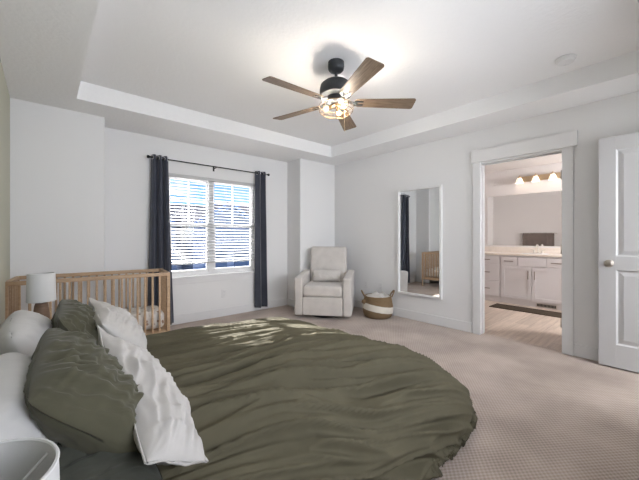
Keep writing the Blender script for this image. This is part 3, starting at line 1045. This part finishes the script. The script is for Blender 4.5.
PG = 'pillows piled at the head of the bed'
pillow('pillow', 'plain white pillow standing against the sage wall on the far side of the bed', 0.23, M['whitecotton'],
       [(0.00, 1.76, 0.50), (-0.12, 1.80, 0.78), (0.02, 2.42, 0.50), (-0.12, 2.40, 0.79)], 1, rc=0.22, wk=0.5, group=PG)
pillow('pillow', 'plain white pillow at the left photo edge just behind the near table lamp', 0.23, M['whitecotton'],
       [(0.00, 0.98, 0.50), (-0.12, 1.0, 0.76), (0.0, 1.62, 0.50), (-0.12, 1.62, 0.78)], 2, rc=0.22, wk=0.5, group=PG)
pillow('pillow', 'olive green wrinkled pillow sham on the far side, beside the wooden lamp', 0.18, M['sham'],
       [(0.24, 1.84, 0.50), (0.04, 1.84, 0.80), (0.26, 2.45, 0.50), (0.07, 2.42, 0.81)], 3, rc=0.1, wk=1.3, group=PG)
pillow('pillow', 'large olive green wrinkled sham in the near middle of the pillow pile', 0.21, M['sham'],
       [(0.24, 0.94, 0.53), (-0.05, 1.02, 0.77), (0.21, 1.66, 0.50), (0.00, 1.64, 0.83)], 4, rc=0.12, wk=1.45, group=PG, hem=True)
pillow('pillow', 'flat dark charcoal pillow lying underneath the near olive sham', 0.13, M['darkpillow'],
       [(0.24, 0.86, 0.54), (-0.15, 0.90, 0.56), (0.24, 1.40, 0.54), (-0.15, 1.40, 0.56)], 5, wk=0.6, group=PG)
pillow('pillow', 'white linen pillow leaning on the far olive sham with a folded hem', 0.17, M['whitelinen'],
       [(0.41, 1.84, 0.50), (0.21, 1.84, 0.74), (0.42, 2.42, 0.52), (0.20, 2.40, 0.80)], 6, wk=0.85, along=True, group=PG, hem=True)
pillow('pillow', 'white linen pillow nearest the camera, crumpled with pointed corners', 0.16, M['whitelinen'],
       [(0.345, 0.86, 0.53), (0.19, 0.86, 0.60), (0.37, 1.66, 0.51), (0.17, 1.68, 0.78)], 7, flange=0.004, rc=0.03, wk=0.85, along=True, group=PG, hem=True, cave=0.04)

# ============================================================ NIGHTSTANDS + LAMPS
def nightstand(label, loc):
    t = thing('nightstand', label, 'nightstand', loc)
    m = MB(); m.box(-0.2, 0.2, -0.2, 0.2, 0.12, 0.49, 0.006); m.build('body', M['nightwood'], t)
    for sx in (-1, 1):
        for sy in (-1, 1):
            m = MB(); m.box(sx * 0.17 - 0.02, sx * 0.17 + 0.02, sy * 0.17 - 0.02, sy * 0.17 + 0.02, 0, 0.12); m.build('leg', M['nightwood'], t)
    for z in (0.14, 0.315):
        m = MB(); m.box(0.2, 0.215, -0.185, 0.185, z, z + 0.16, 0.003); d = m.build('drawer', M['nightwood'], t)
        m = MB(); m.sphere((0.23, 0, z + 0.08), 0.012); m.build('knob', M['black'], d)
    return t
n1 = nightstand('wooden nightstand under the far table lamp, hidden behind the white pillow', (-0.02, 3.03, 0))
n2 = copy_tree(n1); n2.location = (-0.02, 0.52, 0)
n2['label'] = 'wooden nightstand under the near table lamp at the bottom left corner'
for n_ in (n1, n2): n_['group'] = 'nightstands'
def table_lamp(label, loc):
    t = thing('table_lamp', label, 'lamp', loc)
    m = MB(); m.lathe([(0, 0), (0.044, 0), (0.050, 0.010), (0.051, 0.05), (0.047, 0.11), (0.039, 0.175), (0.034, 0.195), (0.0, 0.197)], n=32, caps=False)
    m.build('lamp_base', M['lampwood'], t)
    m = MB(); m.tube([(0, 0, 0.19), (0, 0, 0.28)], 0.008); m.lathe([(0, 0.21), (0.016, 0.21), (0.016, 0.25), (0, 0.25)], caps=False)
    s = m.build('socket', M['plastic'], t)
    m = MB(); m.sphere((0, 0, 0.29), 0.028, sc=(1, 1, 1.25)); m.build('bulb', M['bulboff'], s)
    m = MB()
    m.lathe([(0.084, 0.210), (0.0785, 0.412), (0.0760, 0.4125), (0.0765, 0.405), (0.082, 0.214), (0.082, 0.210)], n=56, closed=True, caps=False)
    sh = m.build('lamp_shade', M['shade'], t)
    m = MB()
    ringp = [(0.0775 * math.cos(a), 0.0775 * math.sin(a), 0.4105) for a in [2 * PI * i / 48 for i in range(48)]]
    m.tube(ringp, 0.0022, 6, closed=True)
    for k in range(3):
        a = 2 * PI * k / 3 + 0.4
        m.tube([(0, 0, 0.345), (0.074 * math.cos(a), 0.074 * math.sin(a), 0.400)], 0.0015, 5)
    m.build('shade_rim', M['plastic'], sh)
    return t
l1 = table_lamp('white drum-shade lamp on a tapered wooden base in front of the crib', (-0.015, 3.03, 0.49))
l2 = copy_tree(l1); l2.location = (-0.065, 0.498, 0.49)
l2['label'] = 'white drum-shade lamp at the bottom left corner, seen from above'
for n_ in (l1, l2): n_['group'] = 'bedside table lamps'

# ============================================================ CRIB
CL, CWd, CH = 1.23, 0.50, 0.80
crib = thing('crib', 'natural wood baby crib with vertical slats beside the window curtain', 'crib', (0.388, 3.745, 0), R(-6.0))
hx, hy = CL / 2, CWd / 2
for sx in (-1, 1):
    for sy in (-1, 1):
        m = MB(); m.box(sx * hx - 0.03 * (sx > 0), sx * hx + 0.03 * (sx < 0), sy * hy - 0.03 * (sy > 0), sy * hy + 0.03 * (sy < 0), 0, CH - 0.03, 0.003)
        m.build('post', M['crib'], crib)
for sy in (-1, 1):
    y0, y1 = (hy - 0.032, hy) if sy > 0 else (-hy, -hy + 0.032)
    for (z0, z1, nm) in ((CH - 0.035, CH, 'top_rail'), (0.16, 0.20, 'bottom_rail')):
        m = MB(); m.box(-hx, hx, y0, y1, z0, z1, 0.005); m.build(nm, M['crib_rail'], crib)
    nS = 17
    for i in range(nS):
        x = -hx + 0.03 + (CL - 0.06) * (i + 1) / (nS + 1)
        yc = (y0 + y1) / 2
        m = MB(); m.box(x - 0.009, x + 0.009, yc - 0.007, yc + 0.007, 0.19, CH - 0.033, 0.003); m.build('slat', M['crib'], crib)
for sx in (-1, 1):
    x0, x1 = (hx - 0.03, hx) if sx > 0 else (-hx, -hx + 0.03)
    for (z0, z1, nm) in ((CH - 0.035, CH, 'top_rail'), (0.16, 0.20, 'bottom_rail')):
        m = MB(); m.box(x0, x1, -hy + 0.03, hy - 0.03, z0, z1, 0.004); m.build(nm, M['crib'], crib)
    for i in range(6):
        y = -hy + 0.03 + (CWd - 0.06) * (i + 1) / 7
        xc = (x0 + x1) / 2
        m = MB(); m.box(xc - 0.007, xc + 0.007, y - 0.011, y + 0.011, 0.19, CH - 0.033, 0.003); m.build('slat', M['crib'], crib)
m = MB(); m.box(-hx + 0.035, hx - 0.035, -hy + 0.035, hy - 0.035, 0.198, 0.218); m.build('mattress_board', M['crib_rail'], crib)
bm = bmesh.new()
bmesh.ops.create_grid(bm, x_segments=2, y_segments=2, size=1)
bm.free()
m = MB(); m.box(-hx + 0.04, hx - 0.04, -hy + 0.04, hy - 0.04, 0.22, 0.40, 0.055, seg=5)
cm = m.build('crib_mattress', M['cribsheet'])
cm.matrix_world = Matrix.Translation((0.388, 3.745, 0)) @ Matrix.Rotation(R(-6), 4, 'Z')
tag(cm, 'crib mattress in a cream sheet printed with small brown motifs', 'mattress')

# ============================================================ CURTAINS + ROD
rod = thing('curtain_rod', 'thin black curtain rod with small finials above the window', 'curtain rod', (1.83, 4.30, 2.155))
m = MB(); m.tube([(-0.84, 0, 0), (0.84, 0, 0)], 0.008, 10); m.build('rod', M['black'], rod)
for s in (-1, 1):
    m = MB(); m.lathe([(0, 0), (0.012, 0), (0.012, 0.01), (0.019, 0.018), (0.021, 0.03), (0.014, 0.04), (0, 0.042)], (0, 0, 0), 16, 'X', Matrix.Translation((s * 0.84, 0, 0)) @ Matrix.Scale(s, 4, (1, 0, 0)), caps=False)
    m.build('finial', M['black'], rod)
for x in (-0.80, 0.0, 0.80):
    m = MB(); m.tube([(x, 0, -0.012), (x, 0.09, -0.012)], 0.006); m.box(x - 0.012, x + 0.012, 0.084, 0.0895, -0.05, 0.02, 0.002)
    m.tube([(x, -0.010, 0.0), (x, -0.004, -0.012), (x, 0.01, -0.012)], 0.004); m.build('bracket', M['black'], rod)

def curtain(label, xt0, xt1, xb0, xb1, zt, zb, nf, seed):
    """gathered panel hanging on grommets"""
    cx_ = (xt0 + xt1) / 2
    t = thing('curtain', label, 'curtain', (cx_, 4.30, zt), group='dark curtain panels at the window')
    nuu, nvv = 120, 50
    vs = []; fs = []
    for j in range(nvv + 1):
        k = j / nvv
        z = zt + 0.035 - (zt + 0.035 - zb) * k
        e = k ** 1.3
        a0 = xt0 + (xb0 - xt0) * e; a1 = xt1 + (xb1 - xt1) * e
        amp = 0.030 + 0.012 * k
        for i in range(nuu + 1):
            s = i / nuu
            ph = s * nf * 2 * PI + 0.5 * math.sin(k * 2 + seed) * k
            x = a0 + (a1 - a0) * s + 0.006 * math.sin(ph * 2 + seed)
            y = amp * math.cos(ph) * (1 + 0.25 * k * fbm(s * 5 + seed, k * 1.5)) + 0.010 * fbm(s * 8, k * 3, seed) * k
            vs.append((x - cx_, y, z - zt))
    for j in range(nvv):
        for i in range(nuu):
            a = j * (nuu + 1) + i
            fs.append((a, a + 1, a + nuu + 2, a + nuu + 1))
    m = MB(); m.add(vs, fs, True)
    o = m.build('panel', M['curtain'], t, sharp=False)
    so = o.modifiers.new('thick', 'SOLIDIFY'); so.thickness = 0.003
    for i in range(nf * 2):
        s = (i + 0.5) / (nf * 2)
        if s > 1: break
        x = xt0 + (xt1 - xt0) * s - cx_
        sl = -1 if i % 2 == 0 else 1
        g = MB()
        ang = R(62) * sl
        Mx = Matrix.Translation((x, 0, 0)) @ Matrix.Rotation(ang, 4, 'Z')
        ring = [(0.021 * math.cos(q), -0.004, 0.021 * math.sin(q)) for q in [2 * PI * w / 20 for w in range(20)]]
        g.tube(ring, 0.0055, 6, closed=True, M4=Mx)
        g.build('grommet', M['chrome'], t)
    return t
curtain('charcoal curtain panel left of the window, behind the crib', 1.0, 1.20, 0.95, 1.27, 2.155, 0.04, 3, 1.0)
curtain('charcoal curtain panel right of the window, reaching near the floor', 2.47, 2.665, 2.46, 2.70, 2.155, 0.06, 2, 3.0)

# ============================================================ GLIDER CHAIR
ch = thing('glider_chair', 'oatmeal upholstered glider armchair in the corner beside the basket', 'armchair', (3.20, 3.49, 0), R(-51))
def soft(m, *a, bev=0.03, M4=None): m.box(*a, bev=bev, M4=M4, seg=4)
for s in (-1, 1):
    m = MB()
    # arm: tall side panel, top sloping up a little to the rear
    x0, x1 = (0.285, 0.405) if s > 0 else (-0.405, -0.285)
    bm = bmesh.new(); bmesh.ops.create_cube(bm, size=1)
    for v in bm.verts:
        X = (x0 + x1) / 2 + v.co.x * (x1 - x0); Y = v.co.y * 0.74; Z = 0.05 if v.co.z < 0 else (0.585 if v.co.y < 0 else 0.64)
        if v.co.y < 0 and v.co.z < 0: Y += 0.02
        v.co = Vector((X, Y, Z))
    bmesh.ops.bevel(bm, geom=bm.edges[:], offset=0.028, segments=4, profile=0.5, affect='EDGES')
    m.bm(bm)
    m.build('arm', M['chair'], ch)
m = MB(); soft(m, -0.282, 0.282, -0.352, 0.20, 0.055, 0.315, bev=0.015); m.build('front_panel', M['chair'], ch)
m = MB(); soft(m, -0.282, 0.282, -0.365, 0.20, 0.318, 0.475, bev=0.04); m.build('seat_cushion', M['chair'], ch)
m = MB(); soft(m, -0.29, 0.29, -0.075, 0.075, 0.0, 0.745, bev=0.045, M4=Matrix.Translation((0, 0.20, 0.27)) @ Matrix.Rotation(R(-10), 4, 'X'))
m.build('backrest', M['chair'], ch)
m = MB(); m.lathe([(0, 0), (0.24, 0), (0.25, 0.012), (0.24, 0.03), (0.06, 0.035), (0.05, 0.06), (0, 0.06)], (0, 0.0, 0), 40, caps=False); m.build('swivel_base', M['black'], ch)
# lumbar pillow resting on the seat
Mc = Matrix.Translation(ch.location) @ Matrix.Rotation(ch.rotation_euler.z, 4, 'Z')
lp = pillow('lumbar_pillow', 'small oatmeal lumbar pillow lying on the armchair seat', 0.11, M['chair'],
            [Mc @ Vector(p) for p in ((-0.22, 0.03, 0.485), (-0.22, 0.11, 0.66), (0.22, 0.03, 0.485), (0.22, 0.11, 0.66))], 11, wk=0.5, n=40)

# ============================================================ BASKET
BC = (3.655, 2.87)
bk = thing('storage_basket', 'woven seagrass basket with a cream band under the wall mirror', 'basket', (BC[0], BC[1], 0))
pf = [(0.165, 0.0), (0.195, 0.02), (0.210, 0.06), (0.218, 0.12), (0.215, 0.18), (0.205, 0.24), (0.195, 0.29), (0.190, 0.31)]
m = MB(); m.lathe([(0, 0.0)] + pf + [(0.180, 0.31), (0.186, 0.28), (0.20, 0.18), (0.20, 0.08), (0.16, 0.02), (0, 0.02)], n=48, caps=False); m.build('body', M['jute'], bk)
def rad(z):
    for (r0, z0), (r1, z1) in zip(pf, pf[1:]):
        if z0 <= z <= z1: return r0 + (r1 - r0) * (z - z0) / (z1 - z0)
    return pf[-1][0]
vs = []; fs = []
K, J = 60, 6
for i in range(K):
    a = 2 * PI * i / K
    tilt = 0.035 * math.cos(a - R(140))
    for j in range(J + 1):
        z = 0.10 + tilt + 0.09 * j / J
        r = rad(z) + 0.004
        vs.append((r * math.cos(a), r * math.sin(a), z))
for i in range(K):
    for j in range(J):
        a = i * (J + 1) + j; c = ((i + 1) % K) * (J + 1) + j
        fs.append((a, c, c + 1, a + 1))
m = MB(); m.add(vs, fs, True); m.build('cream_band', M['juteband'], bk)
va = R(49) + PI          # direction towards the camera
for s in (-1, 1):
    a = va + s * PI / 2
    dx, dy = math.cos(a), math.sin(a)
    px, py = -dy, dx
    m = MB()
    pts = []
    for q in range(13):
        g = PI * q / 12
        w = 0.055 * math.cos(g); hgt = 0.085 * math.sin(g)
        o_ = 0.190 + 0.045 * math.sin(g)
        pts.append((dx * o_ + px * w, dy * o_ + py * w, 0.295 + hgt))
    m.tube(pts, 0.011, 8); m.build('handle', M['jute'], bk)
m = MB(); m.sphere((math.cos(va - 1.25) * 0.225, math.sin(va - 1.25) * 0.225, 0.235), 0.032); m.build('pompom', M['jute'], bk)
m = MB()
vs = []; fs = []
G = 40
for i in range(G + 1):
    for j in range(G + 1):
        a = 2 * PI * i / G; r = 0.175 * j / G
        z = 0.30 + 0.045 * (1 - (j / G) ** 2) + 0.035 * fbm(math.cos(a) * r * 14, math.sin(a) * r * 14, 4) * (1 if j < G else 0)
        if j == G: z = 0.255
        vs.append((BC[0] + r * math.cos(a), BC[1] + r * math.sin(a), z))
for i in range(G):
    for j in range(G):
        a = i * (G + 1) + j; c = (i + 1) * (G + 1) + j
        fs.append((a, c, c + 1, a + 1))
m.add(vs, fs, True)
o = m.build('blanket', M['whitelinen']); so = o.modifiers.new('t', 'SOLIDIFY'); so.thickness = 0.008
tag(o, 'cream blanket bunched inside the woven basket', 'blanket')

# ============================================================ WALL MIRROR
mr = thing('wall_mirror', 'tall rectangular white-framed mirror hanging on the bedroom wall', 'mirror', (XR - 0.004, 2.34, 0.35), R(0.4))
w2, hh = 0.335, 1.49
m = MB()
fd = 0.045
for (a, c, e, g) in ((-w2, -w2 + 0.026, 0, hh), (w2 - 0.026, w2, 0, hh), (-w2 + 0.026, w2 - 0.026, 0, 0.026), (-w2 + 0.026, w2 - 0.026, hh - 0.026, hh)):
    m.box(-fd, -0.001, a, c, e, g, 0.002)
m.build('frame', M['plastic'], mr)
m = MB(); m.box(-0.022, -0.016, -w2 + 0.02, w2 - 0.02, 0.02, hh - 0.02); m.build('glass', M['mirror'], mr)

# ============================================================ OUTLETS
def outlet(label, M4):
    t = thing('power_outlet', label, 'outlet', group='white wall outlets')
    m = MB(); m.box(-0.036, 0.036, -0.006, -0.0005, -0.058, 0.058, 0.002); m.build('cover_plate', M['plastic'], t)
    m = MB()
    for z in (-0.022, 0.022):
        m.box(-0.015, 0.015, -0.0075, -0.006, z - 0.014, z + 0.014)
    m.build('socket', M['trim'], t)
    m = MB()
    for z in (-0.022, 0.022):
        for x in (-0.006, 0.006): m.box(x - 0.001, x + 0.001, -0.008, -0.0075, z - 0.003, z + 0.006)
    m.build('slot', M['dark'], t)
    t.matrix_world = M4
    return t
outlet('white outlet below the window on the window wall', Matrix.Translation((1.99, YR, 0.33)))
outlet('white outlet on the mirror wall just beside the armchair', Matrix.Translation((XR, 3.30, 0.395)) @ Matrix.Rotation(R(-90), 4, 'Z'))
outlet('white outlet on the mirror wall above the woven basket', Matrix.Translation((XR, 3.01, 0.395)) @ Matrix.Rotation(R(-90), 4, 'Z'))

# ============================================================ SMOKE DETECTOR
sd = thing('smoke_detector', 'round white smoke detector on the tray ceiling', 'smoke detector', (3.18, 0.59, HT))
m = MB(); m.lathe([(0, -0.001), (0.070, -0.001), (0.070, -0.012), (0.062, -0.016), (0.062, -0.024), (0.055, -0.036), (0.030, -0.042), (0.0, -0.042)], n=40, caps=False); m.build('housing', M['plastic'], sd)
m = MB(); m.lathe([(0, -0.042), (0.012, -0.042), (0.010, -0.046), (0, -0.046)], (0.015, 0.01, 0), 16, caps=False); m.build('test_button', M['trim'], sd)

# ============================================================ CEILING FAN
FX, FY = 1.82, 1.862
fan = thing('ceiling_fan', 'five-blade wooden ceiling fan with a caged light hanging from the tray ceiling', 'ceiling fan', (FX, FY, HT))
def fl(z): return z - HT
m = MB(); m.lathe([(0, -0.001), (0.066, -0.001), (0.068, -0.036), (0.066, -0.050), (0.064, -0.062), (0.054, -0.074), (0.030, -0.082), (0, -0.083)], n=36, caps=False); m.build('canopy', M['fanmetal'], fan)
m = MB(); m.tube([(0, 0, -0.09), (0, 0, fl(2.45))], 0.013, 12); m.lathe([(0, fl(2.475)), (0.022, fl(2.472)), (0.03, fl(2.455)), (0, fl(2.445))], caps=False); m.build('downrod', M['fanmetal'], fan)
m = MB(); m.lathe([(0, fl(2.456)), (0.055, fl(2.455)), (0.100, fl(2.445)), (0.128, fl(2.42)), (0.136, fl(2.385)), (0.136, fl(2.355)), (0.122, fl(2.335)), (0, fl(2.318))], n=44, caps=False); m.build('motor_housing', M['fanmetal'], fan)
m = MB(); m.lathe([(0, fl(2.32)), (0.075, fl(2.32)), (0.078, fl(2.285)), (0.06, fl(2.27)), (0, fl(2.27))], n=36, caps=False); m.build('switch_cup', M['fanmetal'], fan)
# blades
base_ang = 2 - 41.3
zbld = fl(2.278)
for k in range(5):
    a = R(base_ang + 72 * k)
    Mx = Matrix.Rotation(a, 4, 'Z') @ Matrix.Translation((0, 0, zbld)) @ Matrix.Rotation(R(-12), 4, 'X')
    outl = []
    r0, r1 = 0.155, 0.655
    w0, w1 = 0.050, 0.068
    rc = 0.022
    pts = [(r0, -w0 * 0.7), (r0 + 0.03, -w0), (r1 - rc, -w1)]
    for q in range(1, 6):
        g = -PI / 2 + q * PI / 12
        pts.append((r1 - rc + rc * math.cos(g), -w1 + rc + rc * math.sin(g)))
    for q in range(1, 7):
        g = q * PI / 12
        pts.append((r1 - rc + rc * math.cos(g), w1 - rc + rc * math.sin(g)))
    pts += [(r0 + 0.03, w0), (r0, w0 * 0.7)]
    m = MB(); m.prism(pts, -0.003, 0.003)
    bl_ = m.build('blade', M['blade'], fan)
    bl_.matrix_local = Mx
    m = MB()
    m.tube([(0.10, 0, 0.012), (0.135, 0, 0.0), (0.165, 0, -0.006)], 0.011, 8)
    m.prism([(0.150, -0.034), (0.225, -0.028), (0.225, -0.014), (0.178, -0.016), (0.178, 0.016), (0.225, 0.014), (0.225, 0.028), (0.150, 0.034)], -0.008, -0.003)
    m.build('blade_bracket', M['fanmetal'], bl_)
# light kit: wire cage and three bulbs
m = MB()
def ringz(r, z): return [(r * math.cos(q), r * math.sin(q), fl(z)) for q in [2 * PI * i / 48 for i in range(48)]]
for r, z in ((0.10, 2.275), (0.142, 2.25), (0.138, 2.205), (0.108, 2.185)):
    m.tube(ringz(r, z), 0.0020, 6, closed=True)
for i in range(8):
    q = 2 * PI * i / 8
    m.tube([(r * math.cos(q), r * math.sin(q), fl(z)) for r, z in ((0.07, 2.282), (0.10, 2.275), (0.142, 2.25), (0.144, 2.228), (0.138, 2.205), (0.108, 2.185), (0.03, 2.18))], 0.0016, 5)
m.build('light_cage', M['agedbrass'], fan)
for k in range(3):
    q = R(150 + 120 * k)
    m = MB()
    m.tube([(0.0, 0, fl(2.27)), (0.03 * math.cos(q), 0.03 * math.sin(q), fl(2.25)), (0.055 * math.cos(q), 0.055 * math.sin(q), fl(2.232))], 0.014, 10)
    s = m.build('socket', M['agedbrass'], fan)
    m = MB(); m.sphere((0.085 * math.cos(q), 0.085 * math.sin(q), fl(2.222)), 0.021, sc=(1, 1, 1.1)); m.build('bulb', M['bulb'], s)
    light('fan_bulb_light', 'POINT', (FX + 0.085 * math.cos(q), FY + 0.085 * math.sin(q), 2.222), 12, (1.0, 0.90, 0.76), shadow_soft_size=0.028)
m = MB(); m.tube([(0.05, -0.05, fl(2.27)), (0.05, -0.05, fl(2.05))], 0.0015, 5); m.sphere((0.05, -0.05, fl(2.045)), 0.006); m.build('pull_chain', M['brass'], fan)
